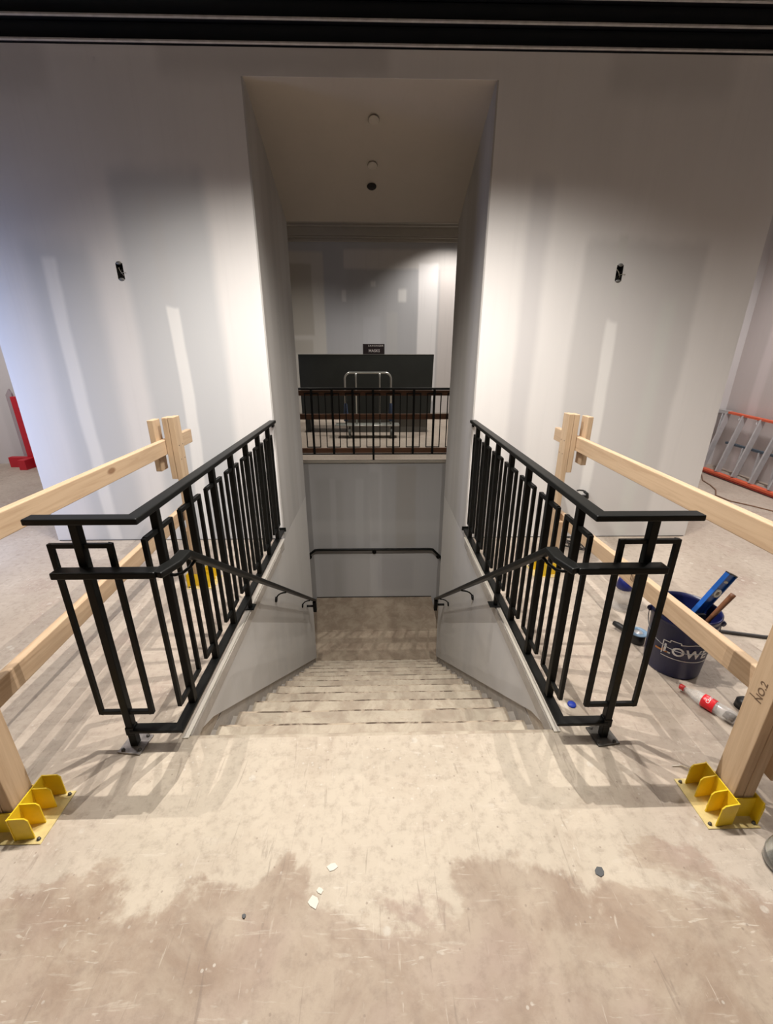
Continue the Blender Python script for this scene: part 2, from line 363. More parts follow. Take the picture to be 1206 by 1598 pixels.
# stair side walls: drywall face stops above the treads, rough stringer below
def side_wall(nm, x, s):
    g = .712; w = MB()
    top = -.012
    poly = [(x,YA,top-.03),(x,YA+.01,-.02),(x,YW,-.0),(x,YW,-.03-g*(YW-YA-.233)),(x,YA+.233-.10,-.085),(x,YA,-.045)]
    w.prism([(x,YA+.006,-.002),(x,YW,-.002),(x,YB-.002,-.002),(x,YB-.002,.05-.188-g*(YB-1.664)),(x,1.664,.05-.188),(x,YA+.006,-.03)], (s*.013,0,0))
    struct(nm, w, 'stairwell_wall')
    w = MB().prism([(x+s*.0135,YA,-.23),(x+s*.0135,YB-.003,-.23),(x+s*.0135,YB-.003,ZL-.2),(x+s*.0135,YA,ZL-.2)], (s*.1,0,0))
    return w
struct('wall_stringer_left', side_wall('wall_stair_left', XL, -1), 'edge')
struct('wall_stringer_right', side_wall('wall_stair_right', XR, 1), 'edge')
# landing back wall, far room
w = MB().box((-3.05,YF-.0,-4), (2.95,YF+.1,-.03)); struct('wall_landing_back', w, 'wall_landing')
w = MB().box((-3.15,YB,-4), (-3.05,YF,4.3)); struct('wall_void_left', w, 'wall_side')
w = MB().box((2.95,YB,-4), (3.05,YF,4.3)); struct('wall_void_right', w, 'wall_side')
w = MB().box((-3.05,YF-.03,-.035), (2.95,YF,.004)); struct('trim_balcony_edge', w, 'fascia', .004)
w = MB().box((-5,YR,0), (5,YR+.1,4.3)); struct('wall_far', w, 'wall_far')
w = MB().box((-5.1,YF,0), (-5,YR,4.3)).box((-5,YF-.02,0),(-3.05,YF+.08,4.3)); struct('wall_far_left', w, 'wall_room')
w = MB().box((5,YF,0), (5.1,YR,4.3)).box((2.95,YF-.02,0),(5,YF+.08,4.3)); struct('wall_far_right', w, 'wall_room')
w = MB().box((-5,YB,4.3), (5,YR+.1,4.4)); struct('ceiling_far', w, 'soffit')
w = MB()
for a, b, z0, z1 in ((0,.05,3.80,3.86),(0,.09,3.86,3.90),(0,.12,3.90,4.06),(0,.20,4.06,4.10),(0,.26,4.10,4.3)): w.box((-5,YR-b,z0), (5,YR,z1))
struct('trim_far_crown', w, 'crown', .006)
w = MB().box((-1.06,YF-.006,ZL), (.93,YF,ZL+.014)); struct('baseboard_landing_gap', w, 'box')
w = MB().box((-5,YR-.014,0), (5,YR,.11)); struct('baseboard_far', w, 'crown', .003)
# main room
w = MB().box((-6.7,6.3,0), (-3.05,6.4,4)); struct('wall_back_left', w, 'wall_rear')
w = MB().box((2.95,6.1,0), (5.12,6.2,4)); struct('wall_back_right', w, 'wall_rear')
w = MB().box((4.99,-4,0), (5.12,6.1,4)); struct('wall_right', w, 'wall_room')
w = MB().box((-6.7,-4,0), (-6.6,6.3,4)); struct('wall_left', w, 'wall_room')
w = MB().box((-6.7,-4.1,0), (5.12,-4,4)); struct('wall_rear', w, 'wall_rear')
w = MB().box((-6.7,-4.1,4), (5.12,6.4,4.1)); struct('ceiling', w, 'ceiling')
# black stepped cornice along the top of the front wall
w = MB(); ll = MB()
zz, yy = 3.352, YW
for k in range(6):
    z1 = zz+.088; y1 = yy-.035
    w.box((-2.86,y1,zz+.004), (2.84,YW+.03,z1)); ll.box((-2.86,y1-.006,zz), (2.84,y1+.012,zz+.008)); zz, yy = z1, y1-.012
w.box((-2.86,yy,zz), (2.84,YW+.03,4)); struct('trim_cornice', w, 'black_trim', .003); struct('trim_cornice_edges', ll, 'lip_highlight')
w = MB().box((-2.83,YW-.003,.0), (XL-.03,YW-.0005,.006)).box((XR+.03,YW-.003,0), (2.81,YW-.0005,.006)); struct('baseboard_front_gap', w, 'box')

# floor edge strips beside the stairwell
for nm, x, s in (('trim_stair_edge_left', XL, -1), ('trim_stair_edge_right', XR, 1)):
    w = MB().box((min(x,x+s*.028),YA-.02,0), (max(x,x+s*.028),YW-.004,.006)); w.box((min(x+s*.0,x-s*.006),YA,-.07), (max(x,x-s*.006),YW-.2,-.004), mi=1)
    w.make(nm, ['bead','edge'], None, .0015, kind='structure')

# ------------------------------------------------------------------ staircase
st = thing('staircase', 'dusty concrete staircase going down between the two black railings', 'stairs', (-.025,YA,0))
ys = [YA] + [1.664+.2665*k for k in range(12)]
for k in range(13):
    z = -.188*k
    if k == 0: y0, y1, zt = YA-.02, 1.70, 0
    w = MB(); x0, x1 = (-.811, .751)
    yn = ys[k]; yb = ys[k+1]+.03 if k < 12 else None
    if k == 0:
        # head nosing: top of the flight, rounded edge
        w.prism([(XL,YA-.02,0),(XL,YA-.008,-.001),(XL,YA+.004,-.008),(XL,YA+.006,-.03),(XL,YA-.008,-.05),(XL,YA-.008,-.19),(XL,YA-.02,-.19)], (XR-XL,0,0))
        w.make('step', 'stairs', st)
        continue
    yp = ys[k-1]-.01
    jit = [random.uniform(-.003,.003) for _ in range(9)]
    n = 8
    for q in range(n):          # slightly worn, wavy nosing
        xa = x0+(x1-x0)*q/n; xb = x0+(x1-x0)*(q+1)/n
        ya, yb2 = yn+jit[q], yn+jit[q+1]
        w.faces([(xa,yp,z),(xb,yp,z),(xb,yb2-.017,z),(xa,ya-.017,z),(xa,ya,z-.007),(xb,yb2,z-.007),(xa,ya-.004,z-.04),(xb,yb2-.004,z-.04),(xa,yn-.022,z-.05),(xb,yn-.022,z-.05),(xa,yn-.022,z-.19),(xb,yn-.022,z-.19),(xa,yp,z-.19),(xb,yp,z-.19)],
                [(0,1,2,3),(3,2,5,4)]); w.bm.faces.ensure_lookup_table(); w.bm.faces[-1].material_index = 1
        w.faces([(xa,ya,z-.007),(xb,yb2,z-.007),(xa,ya-.004,z-.04),(xb,yb2-.004,z-.04),(xa,yn-.022,z-.05),(xb,yn-.022,z-.05),(xa,yn-.022,z-.19),(xb,yn-.022,z-.19),(xa,yp,z-.19),(xb,yp,z-.19)],
                [(0,1,3,2),(2,3,5,4),(4,5,7,6),(6,7,9,8)])
    w.faces([(x0,yp,z),(x0,yn+jit[0]-.017,z),(x0,yn+jit[0],z-.007),(x0,yn+jit[0]-.004,z-.04),(x0,yn-.022,z-.05),(x0,yn-.022,z-.19),(x0,yp,z-.19)], [tuple(range(7))])
    w.faces([(x1,yp,z),(x1,yn+jit[8]-.017,z),(x1,yn+jit[8],z-.007),(x1,yn+jit[8]-.004,z-.04),(x1,yn-.022,z-.05),(x1,yn-.022,z-.19),(x1,yp,z-.19)], [tuple(range(7))])
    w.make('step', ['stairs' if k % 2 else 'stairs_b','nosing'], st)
for x0, x1 in ((XL-.013,-.812), (.752,XR+.013)):    # notched skirts filling the gap between steps and stringers
    w = MB()
    for k in range(1, 13): w.box((x0, ys[k-1]-.02, -.188*k-.22), (x1, ys[k]-.012, -.188*k-.028))
    w.make('skirt', 'edge', st)

# ------------------------------------------------------------------ black railings
def railing(side):
    s = -1 if side == 'left' else 1
    x = -.846 if s < 0 else .790
    yC = 1.387; xe = -1.2085 if s < 0 else 1.1535; xp = -1.049 if s < 0 else .9897
    g = thing('metal_railing', 'black square tube metal railing on the %s edge of the stairwell' % side, 'railing', (x,yC,0))
    MB().sweep([(xe,yC,1.048),(x,yC,1.048),(x,YW-.002,1.048)], .052, .024).make('top_rail', 'steel', g, .005)
    MB().sweep([(xp,yC,.092),(x,yC,.092),(x,YW-.002,.092)], .044, .015).make('bottom_rail', 'steel', g, .003)
    posts = [1.53+.2972*k for k in range(7)]
    h = .0152
    MB().box((xp-h,yC-h,.006), (xp+h,yC+h,1.036)).make('post', 'steel', g, .003)
    MB().box((xp-h-.003,yC-h-.003,.07), (xp+h+.003,yC+h+.003,.112)).make('sleeve', 'steel', g, .003)
    for y in posts: MB().box((x-h,y-h,.1), (x+h,y+h,1.036)).make('post', 'steel', g, .003)
    b = .0085
    def loop(c, ax):
        w = MB(); hw = .113
        def P(u, z): return (c[0]+u, c[1], z) if ax == 0 else (c[0], c[1]+u, z)
        def bar(a, d):
            lo = [min(p, q) for p, q in zip(a, d)]; hi = [max(p, q) for p, q in zip(a, d)]
            w.box([v-b for v in lo], [v+b for v in hi])
        z0, z1 = .186, .950
        bar(P(-hw+b,z0), P(-hw+b,z1)); bar(P(hw-b,z0), P(hw-b,z1)); bar(P(-hw+3*b,z0), P(hw-3*b,z0)); bar(P(-hw+3*b,z1), P(hw-3*b,z1))
        w.make('baluster_frame', 'steel', g, .002)
    loop((xp,yC), 0)
    for y in posts: loop((x,y), 1)
    for y, xx in ((yC, xp), (posts[3], x-s*.006)):
        p = MB()
        if y == yC: p.box((-.05,-.05,0), (.05,.05,.008), Matrix.Translation((xx,y,0)) @ Matrix.Rotation(.12*s,4,'Z'))
        else: p.box((xx-.045,y-.035,.006), (xx+.03,y+.035,.012)); p.box((xx-.012,y-.012,.010), (xx+.012,y+.012,.09))
        pl = p.make('base_plate', ('pale_steel' if s < 0 else 'bare_steel') if y == yC else 'steel', g, .002)
        pl['label'] = 'scuffed bare steel floor plate' if y == yC else 'black floor plate'
        if y == yC:
            for dx, dy in ((-.035,-.035),(.035,-.035),(-.035,.035),(.035,.035)):
                MB().lathe([(0,.016),(.006,.016),(.008,.008)], Matrix.Translation((xx+dx,y+dy,0)), 8).make('bolt', 'bare_steel', pl)
    # little wall fixings at the far end
    MB().tube([(x,YW-.035,1.036),(x,YW-.035,1.012),(x,YW-.001,1.012)], .008, 8).make('wall_fixing', 'steel', g)
    MB().box((x-.03,YW-.012,.075), (x+.03,YW-.001,.112)).make('wall_fixing', 'steel', g, .002)
    # stair handrail
    hx = -.745 if s < 0 else .685; hxe = -1.135 if s < 0 else 1.040; xi = -.775 if s < 0 else .715
    hr = thing('stair_handrail', 'black flat handrail sloping down the %s stair wall below the railing' % side, 'handrail', (hx,1.345,.86))
    ya, zE = 1.50, .862
    yend = 4.32; zend = zE-.716*(yend-ya)
    MB().sweep([(hxe,1.345,zE),(xi,1.345,zE)], .050, .027).make('return_arm', 'steel', hr, .005)
    MB().sweep([(xi,1.328,zE),(hx,1.42,zE),(hx,ya,zE),(hx,yend,zend)], .050, .025).make('rail', 'steel', hr, .006)
    MB().sweep([(hx,yend-.012,zend-.002),(hx,yend+.008,zend-.15)], .04, .05, (0,1,0)).make('end_return', 'steel', hr, .006)
    MB().tube([(hx,yend-.01,zend-.07),(x+s*.04,yend-.01,zend-.07)], .014, 10).make('bracket', 'steel', hr)
    for yb in (3.0, 4.02):
        zb = zE-.716*(yb-ya)-.012; xw = XL if s < 0 else XR
        pts = [Vector((hx,yb,zb))]
        for a in range(0, 7):
            t = a/6*PI/2; pts.append(Vector((hx+(xw-s*.01-hx)*math.sin(t), yb+.01, zb-.02-.06*(1-math.cos(t)))))
        w = MB().tube(pts, .006, 8); w.lathe([(0,.012),(.022,.012),(.024,0),(0,0)], Matrix.Translation((xw-s*.001,yb+.01,zb-.085)) @ Matrix.Rotation(-s*PI/2,4,'Y') , 14); w.make('bracket', 'steel', hr)
    # curved bracket from the second post to the handrail
    pts = [(x-s*.012,1.53,.752),(x-s*.03,1.53,.750),(x-s*.055,1.54,.752),(x-s*.078,1.56,.766),(hx+s*.008,1.59,.785),(hx,1.61,zE-.716*.11-.008)]
    MB().tube(pts, .007, 8).make('bracket', 'steel', hr)
railing('left'); railing('right')

# landing handrail on the back wall
hr = thing('landing_handrail', 'black round handrail fixed across the landing wall at the bottom', 'handrail', (-.05,YF,-1.5))
MB().tube([(-1.24,YF-.07,-1.70),(-1.14,YF-.07,-1.585),(-1.03,YF-.07,-1.497),(-.97,YF-.07,-1.49),(.85,YF-.07,-1.49),(.91,YF-.07,-1.497),(1.02,YF-.07,-1.61),(1.12,YF-.07,-1.73)], .021, 12).make('rail', 'steel', hr)
for xx, z in ((-.055,-1.53), (-1.135,-1.62), (1.02,-1.63)):
    MB().tube([(xx,YF-.07,z+.03),(xx,YF-.07,z-.02),(xx,YF-.001,z-.03)], .008, 8).lathe([(0,.012),(.034,.012),(.036,0),(0,0)], Matrix.Translation((xx,YF-.001,z-.035)) @ Matrix.Rotation(PI/2,4,'X'), 16).make('bracket', 'steel', hr)

# ------------------------------------------------------------------ lumber barricades
def barricade(side):
    s = -1 if side == 'left' else 1
    xi = -1.270 if s < 0 else 1.275     # inner face of the posts
    b = thing('lumber_barricade', 'pine two by four barricade along the %s side of the stair opening' % side, 'barricade', (xi,1.1,0))
    def X(a, c): return (min(xi+s*a, xi+s*c), max(xi+s*a, xi+s*c))
    def bx(nm, a, c, y0, y1, z0, z1, mat='woodZ', bev=.003, lab=None):
        x0, x1 = X(a, c); o = MB().box((x0,y0,z0), (x1,y1,z1)).make(nm, mat, b, bev)
        return o
    yf0, yf1 = (1.04, 1.13); yr0, yr1 = (2.72, 2.81) if s < 0 else (2.835, 2.925)
    bx('post', 0, .037, yr0, yr1, .005, 1.20)
    bx('block', .038, .075, yr0+.002, yr1-.002, .80, 1.197)
    bx('block', .038, .075, yr0+.002, yr1-.002, .005, .43)
    bx('block', .115, .152, yr0-.03, yr1-.03, .86, 1.185)
    bx('post', 0, .037, yf0, yf1, .005, 1.20)
    bx('block', .038, .075, yf0-.002, yf1-.01, .02, .45)
    bx('block', .115, .152, yf0, yf1, .17, .34 if s > 0 else .30)
    xr = xi+s*.0955
    tt = ((.6,1.052),(3.13,1.058)) if s < 0 else ((.6,1.034),(3.22,1.050))
    tl = ((.6,.468),(2.98,.578)) if s < 0 else ((.6,.560),(2.98,.470))
    for (ya, za), (yb, zb) in (tt, tl): MB().sweep([(xr,ya,za-.047),(xr,yb,zb-.047)], .037, .094).make('rail', 'woodY', b, .004)
    for y in (yr0+.02, yr1-.02):
        for z in (.93, 1.02, .52): 
            w = MB().lathe([(0,.0015),(.004,.0012),(.004,0)], Matrix.Translation((xi,y,z)) @ Matrix.Rotation(-s*PI/2,4,'Y'), 8)
            w.make('nail', 'fray', b)
    return b
bl = barricade('left'); brr = barricade('right')
me = text_mesh('NO.2', .036, .0006)
place_mesh('grade_stamp', me, 'stamp', lambda c: (1.2748-c.z, 1.082+c.y, .535+c.x), brr)
me = text_mesh('I', .03, .0006)
place_mesh('grade_stamp', me, 'stamp', lambda c: (1.2748-c.z, 1.105+c.y, .50+c.x), brr)
for k in range(5): MB().box((1.3505,1.92+.012*k,.45), (1.3520,1.925+.012*k,.485)).make('grade_stamp', 'stamp', brr)

# yellow post bases
def base_proto():
    t = thing('guardrail_base', '', 'post base', (0,0,0))
    MB().box((-.095,-.095,0), (.095,.095,.004)).make('base_plate', 'yellow_edge', t, .001)
    w = MB(); th = .004; H = .108
    def wall(p, q, z1a, z1b):
        p, q = Vector((*p,0)), Vector((*q,0)); d = (q-p).normalized(); n = Vector((-d.y,d.x,0))*th
        w.prism([p+Vector((0,0,.004)), q+Vector((0,0,.004)), q+Vector((0,0,z1b-.012)), q-d*.010+Vector((0,0,z1b)), p+Vector((0,0,z1a))], n)
    for x0, d in ((.002,1), (-.088,-1)):
        w.box((x0-th/2,-.085,.004), (x0+th/2,.082,H))
        for fy in (-.083, -.030, .026, .078):
            wall((x0,fy), (x0+d*(.062 if d > 0 else .004),fy+.006), H, H-.004)
    for yy in (-.052, .052): w.box((-.086,yy-th/2,.004), (0,yy+th/2,H-.012))
    w.make('socket', 'yellow', t)
    for dx, dy in ((-.08,-.08),(.08,-.08),(-.08,.08),(.08,.08)):
        MB().lathe([(0,.012),(.005,.012),(.007,.004)], Matrix.Translation((dx,dy,0)), 8).make('bolt', 'bare_steel', t)
    return t
bp = base_proto(); firstb = True
for (x, y, rz, lab) in ((-1.2645,1.085,0,'yellow steel post base at the left frame edge, nearest on the left'), (1.2695,1.085,PI,'yellow steel post base at lower right beside the glass jar'),
                    (-1.2645,2.765,0,'yellow steel post base behind the left black railing, far left post'), (1.2695,2.88,PI,'yellow steel post base behind the right black railing, far right post')):
    o = bp if firstb else copy_tree(bp); firstb = False
    o.location = (x, y, 0); o.rotation_euler = (0,0,rz); o['label'] = lab; o['group'] = 'yellow steel post bases'

# ------------------------------------------------------------------ bucket and tools
bx0, by0 = 1.595, 1.845
bk = thing('bucket', 'navy blue plastic bucket with white printed logo and wire handle', 'bucket', (bx0,by0,0))
T0 = Matrix.Translation((bx0,by0,0))
MB().lathe([(0,.002),(.128,.002),(.131,.010),(.146,.30),(.152,.302),(.152,.325),(.149,.327),(.150,.350),(.155,.352),(.155,.362),(.147,.364),(.144,.34),(.127,.012),(0,.010)], T0, 64).make('pail', 'bucket', bk)
pts = []
ba = math.radians(-100)
for k in range(25):      # wire handle hanging down the camera side
    a = PI*k/24; u = -math.cos(a)*.158; dn = math.sin(a)
    ang = math.radians(-118)+(-math.cos(a))*math.radians(88)
    pts.append((bx0+.158*math.cos(ang), by0+.158*math.sin(ang), .315-.135*dn))
MB().tube(pts, .0022, 6).make('wire_handle', 'wire', bk)
for k in (0, -1):
    MB().lathe([(0,.012),(.014,.012),(.016,0),(0,0)], Matrix.Translation(Vector(pts[k])*1.0) @ Matrix.Rotation(PI/2,4,'X'), 12).make('handle_lug', 'bucket', bk)
def on_bucket(ang0):
    def fn(c):
        z = .165+c.y; r = .1315+(.146-.131)*(z-.01)/.29+.0012+c.z; a = ang0+c.x/.14
        return (bx0+r*math.cos(a), by0+r*math.sin(a), z)
    return fn
lc = math.radians(-97)
place_mesh('logo', text_mesh("LOWE'S", .070, .0004, 1.10, .022), 'logo', on_bucket(lc), bk)
def curved_strip(pts, wd, nm, mat):
    w = MB()
    fn = on_bucket(lc)
    for (a, b) in zip(pts, pts[1:]):
        n = max(1, int(abs(b[0]-a[0])/.012)+1)
        for k in range(n):
            p = [a[i]+(b[i]-a[i])*k/n for i in (0,1)]; q = [a[i]+(b[i]-a[i])*(k+1)/n for i in (0,1)]
            dx, dy = q[0]-p[0], q[1]-p[1]; L = math.hypot(dx, dy) or 1; nx, ny = -dy/L*wd/2, dx/L*wd/2
            V = [fn(Vector((px,py,0))) for px, py in ((p[0]-nx,p[1]-ny),(q[0]-nx,q[1]-ny),(q[0]+nx,q[1]+ny),(p[0]+nx,p[1]+ny))]
            w.faces(V, [(0,1,2,3)])
    w.make(nm, mat, bk)
curved_strip([(-.135,-.035),(-.135,.045),(-.105,.045),(-.105,.058),(-.06,.058),(-.06,.048),(0,.062),(.13,.05),(.13,-.045),(-.135,-.045)], .004, 'logo_outline', 'logo')
curved_strip([(-.17,-.022),(-.125,-.018),(-.108,-.018)], .010, 'paint_smear', 'orange_smear'); curved_strip([(-.128,-.02),(-.128,-.001)], .018, 'paint_smear', 'orange_smear')

def frame_along(p, q, up):
    z = (Vector(q)-Vector(p)).normalized(); x = Vector(up).cross(z).normalized(); y = z.cross(x)
    return Matrix.Translation(p) @ Matrix(((x.x,y.x,z.x,0),(x.y,y.y,z.y,0),(x.z,y.z,z.z,0),(0,0,0,1)))
p0, p1 = Vector((1.528,1.865,.03)), Vector((1.783,1.855,.54)); Lh = (p1-p0).length
F = frame_along(p0, p1, (.35,-1,.25))
lv = thing('spirit_level', 'blue metal spirit level sticking out of the navy bucket', 'spirit level', p0)
w = MB(); w.box((-.029,-.0045,0), (.029,.0045,Lh), F)
for sx in (-1, 1): w.box((sx*.029-.004,-.012,0), (sx*.029+.004,.012,Lh), F)
w.make('beam', 'level', lv, .001)
zc = Lh-.115
w = MB()
w.lathe([(.013,-.013),(.025,-.013),(.025,.013),(.013,.013),(.013,-.013)], F @ Matrix.Translation((0,0,zc)) @ Matrix.Rotation(PI/2,4,'X'), 8); w.make('vial_frame', 'vial', lv)
MB().box((-.014,-.007,zc-.007), (.014,.007,zc+.007), F).make('vial', 'vial_frame', lv)
MB().lathe([(.0,-.0065),(.013,-.0065),(.013,.0065),(0,.0065)], F @ Matrix.Translation((0,0,Lh-.045)) @ Matrix.Rotation(PI/2,4,'X') @ Matrix.Diagonal((1.2,.6,1,1)), 16).make('hang_hole', 'vial', lv)
MB().box((-.033,-.013,Lh), (.033,.013,Lh+.006), F).make('end_cap', 'black_plastic', lv, .001)
p0, p1 = Vector((1.53,1.80,.03)), Vector((1.71,1.735,.50))
o = MB().tube([p0, p0.lerp(p1,.5), p1-(p1-p0)*.03, p1], [.009,.009,.0125,.0125], 10).make('pry_bar', 'rust')
tag(o, 'brown rusty bar leaning in the navy bucket beside the level', 'bar')
o = MB().box((-.035,-.01,0), (.035,.01,.30), frame_along((1.65,1.79,.03), (1.655,1.83,.33), (0,-1,0))).make('putty_knife', 'black_plastic', None, .003)
tag(o, 'dark flat tool inside the navy bucket between level and brown bar', 'tool')

# bottle
A, B = Vector((1.515,1.628,.031)), Vector((1.615,1.445,.033)); Lb = .225
F = frame_along(B+(B-A).normalized()*.015, A, (0,0,1))
bt = thing('soda_bottle', 'clear plastic cola bottle with red label lying on the floor', 'bottle', B)
w = MB().lathe([(0,.006),(.018,.001),(.028,.004),(.0315,.02),(.031,.05),(.0295,.07),(.0295,.12),(.0315,.135),(.029,.165),(.019,.195),(.0125,.210),(.0115,.222),(.0115,.232),(.0095,.232),(.0095,.21),(.017,.192),(.027,.163),(.0285,.13),(.0272,.1),(.0285,.03),(.024,.008),(0,.009)], F, 28)
w.make('bottle_body', 'clear', bt)
MB().lathe([(.030,.085),(.0315,.087),(.0318,.128),(.0315,.138),(.030,.139)], F, 28).make('label', 'red_label', bt)['label'] = 'red label with white script'
MB().lathe([(0,.243),(.0125,.243),(.0138,.240),(.0138,.222),(.0125,.221),(0,.221)], F, 20).make('cap', 'red_cap', bt)
w = MB().lathe([(0,.010),(.026,.012),(.027,.045),(.026,.075),(0,.078)], F @ Matrix.Translation((0,-.003,0)) @ Matrix.Diagonal((.95,.5,.6,1)), 20); w.make('leftover_drink', 'cola', bt)
me = text_mesh('Coca-Cola', .021, .0003)
def on_bottle(c):
    r = .0325+c.z; a = PI/2+.25-c.x/.032*.0+c.y/.032; 
    return F @ Vector((r*math.cos(a), r*math.sin(a), .112+c.x*.45))
def on_bottle2(c):
    r = .0324+c.z; a = PI*.5+.35+c.x/.032
    return F @ Vector((r*math.cos(a), r*math.sin(a), .112+c.y))
place_mesh('label_script', me, 'logo', on_bottle2, bt)

# round tool with handle and blue disc
gt = thing('hand_grinder', 'small black power tool with blue grey disc beside the bucket', 'power tool', (1.49,1.955,0))
G = Matrix.Translation((1.512,2.030,0)) @ Matrix.Diagonal((1,1,.68,1))
MB().lathe([(0,.0),(.036,.0),(.041,.01),(.041,.085),(.036,.094),(0,.094)], G, 28).make('body', 'black_plastic', gt)
MB().lathe([(.026,.095),(.026,.103),(.048,.104),(.050,.099),(.048,.094),(.03,.092)], G, 32).make('disc', 'disc', gt)
MB().lathe([(0,.104),(.007,.104),(.009,.099),(.024,.099),(.026,.093),(0,.093)], G, 18).make('hub', 'alu', gt)
MB().tube([(1.50,2.045,.035),(1.485,2.08,.036),(1.455,2.145,.036),(1.445,2.165,.036)], [.017,.019,.018,.015], 12).make('handle', 'black_plastic', gt)
MB().box((1.535,1.968,.015), (1.555,1.982,.035)).make('tag', 'vial_frame', gt)
# clear jug with blue lid
jg = thing('water_jug', 'clear plastic water jug with dark blue top behind the right railing', 'jug', (1.60,2.37,0))
G = Matrix.Translation((1.60,2.37,0))
MB().lathe([(0,.002),(.052,.002),(.056,.012),(.056,.06),(.053,.065),(.056,.07),(.056,.13),(.03,.165),(.026,.168),(.053,.128),(.053,.012),(0,.008)], G, 28).make('jug_body', 'clear', jg)
MB().lathe([(.028,.166),(.05,.158),(.054,.165),(.044,.22),(.03,.232),(0,.234)], G, 24).make('lid', 'navy', jg)
# glass jar at the right edge
jr = thing('glass_jar', 'round glass jar with dark contents at the lower right frame edge', 'jar', (1.335,.86,0))
G = Matrix.Translation((1.338,.868,0))
MB().lathe([(0,.002),(.052,.002),(.060,.012),(.061,.055),(.055,.08),(.042,.09),(.041,.11),(.038,.11),(.039,.088),(.052,.077),(.057,.053),(.056,.014),(0,.008)], G, 36).make('jar_body', 'glass', jr)
MB().lathe([(0,.010),(.030,.010),(.034,.05),(.024,.12),(.014,.19),(.014,.20),(0,.20)], G, 24).make('contents', 'cola', jr)
# small floor litter
def blob(nm, x, y, r, h, mat, lab, cat, seg=7, group=None):
    w = MB(); P = [(r*random.uniform(.55,1.1)*math.cos(2*PI*k/seg), r*random.uniform(.5,1.)*math.sin(2*PI*k/seg)) for k in range(seg)]
    w.prism([(px,py,0) for px, py in P], (0,0,h), Matrix.Translation((x,y,0)))
    o = w.make(nm, mat, None, h*.3); return tag(o, lab, cat, group)
w = MB().lathe([(0,.010),(.017,.010),(.020,.006),(.020,0),(.016,.0),(.016,.006),(0,.006)], Matrix.Translation((.93,1.565,0)) @ Matrix.Rotation(.15,4,'X'), 14)
tag(w.make('bottle_cap', 'blue'), 'small blue plastic cap on the floor inside the right railing', 'cap')
blob('plastic_scrap', .722, .868, .018, .003, 'dark_chip', 'dark grey scrap on the open floor in front of the right railing', 'scrap')
blob('screw_scrap', -.41, .775, .010, .004, 'dark_chip', 'tiny dark scrap on the open floor at lower left', 'scrap')
for x, y, r, lab in ((-.155,.90,.02,'white plaster flake on the floor, the one highest in the frame'), (-.205,.805,.022,'long white plaster flake on the foreground floor'),
                (-.19,.835,.012,'small white plaster flake just above the long one on the foreground floor')):
    blob('plaster_flake', x, y, r, .0025, 'chip', lab, 'flake', 6, 'plaster flakes on the foreground floor')
w = MB().tube([(1.205,1.235,.004),(1.24,1.235,.006),(1.265,1.215,.012),(1.285,1.185,.006),(1.30,1.165,.004)], .0022, 6)
tag(w.make('paper_curl', 'chip'), 'thin pale curl of tape on the floor left of the right front post', 'scrap')
w = MB().lathe([(0,.05),(.02,.05),(.034,.035),(.036,0),(0,0)], Matrix.Translation((1.745,1.535,0)), 18)
tag(w.make('black_cup', 'black_plastic'), 'small black cup behind the right front post near the cola bottle', 'cup')
w = MB().tube([(1.77,2.16,.012),(1.92,2.145,.012),(2.08,2.10,.012),(2.28,2.045,.012),(2.6,1.98,.012),(3.0,1.95,.012)], .010, 8)
tag(w.make('black_hose', 'grey_cable'), 'black hose on the floor running right from behind the bucket', 'hose')
# cable tangle behind the right railing
w = MB(); pts = []
for k in range(60):
    a = k*.55; r = .08+.035*math.sin(k*.9); pts.append((1.70+r*math.cos(a), 3.30+r*math.sin(a), .006+.0006*k+.012*(1+math.sin(k*1.7))))
w.tube(pts, .004, 6); tag(w.make('wire_tangle', 'black_plastic'), 'tangle of black wire on the floor behind the right railing', 'wire')
w = MB().tube([(1.745,3.505,.448),(1.755,3.49,.458),(1.79,3.485,.455),(1.805,3.49,.447)], .007, 8); w.tube([(1.80,3.49,.447),(1.828,3.48,.425),(1.836,3.48,.385)], .012, 8); w.box((1.80,3.488,.375),(1.845,YW-.0005,.405))
tag(w.make('wall_bracket', 'black_plastic'), 'small black bracket on the front wall above the right railing corner', 'bracket')
# cord by the ladder
w = MB().tube([(4.45,5.55,.006),(4.25,5.25,.006),(4.2,5.05,.006),(4.12,4.85,.006),(3.97,4.65,.006),(3.98,4.45,.006),(4.1,4.28,.006),(4.2,4.1,.006),(4.3,3.95,.006)], .007, 8)
tag(w.make('extension_cord', 'cord'), 'thin brown cord on the floor in front of the orange ladder', 'cord')

# ------------------------------------------------------------------ ladder lying on its side
ld = thing('step_ladder', 'orange and aluminium step ladder lying on its side against the right wall', 'ladder', (4.58,5.8,0))
B0, B1 = Vector((4.58,5.80,.045)), Vector((4.58,3.6,.045)); U0, U1 = Vector((4.90,5.98,.79)), Vector((4.90,3.7,.72))
def lrail(p, q, nm, w_=.075, h=.03, mat='orange'):
    MB().sweep([p,q], w_, h, (.0,0,1)).make(nm, mat, ld, .003)
lrail(B0, B1, 'side_rail'); lrail(B0-Vector((.02,0,.026)), B1-Vector((.02,0,.026)), 'side_rail', .04, .012, 'orange_dark')
lrail(U0, U1, 'side_rail', .06, .028)
n = 8
for k in range(n):
    a = B0.lerp(B1, (k+.25)/n)+Vector((0,0,.016)); c = U0.lerp(U1, (k+.18)/n)-Vector((0,0,.014))
    MB().sweep([a, c], .072, .022, (0,1,0)).make('step', 'alu', ld, .002)
    MB().tube([c+Vector((-.02,.05,0)), c+Vector((-.03,.05,-.05)), c+Vector((-.03,.02,-.06))], .005, 6).make('brace', 'alu', ld)
R0, R1 = Vector((4.84,5.75,.40)), Vector((4.84,3.7,.38))
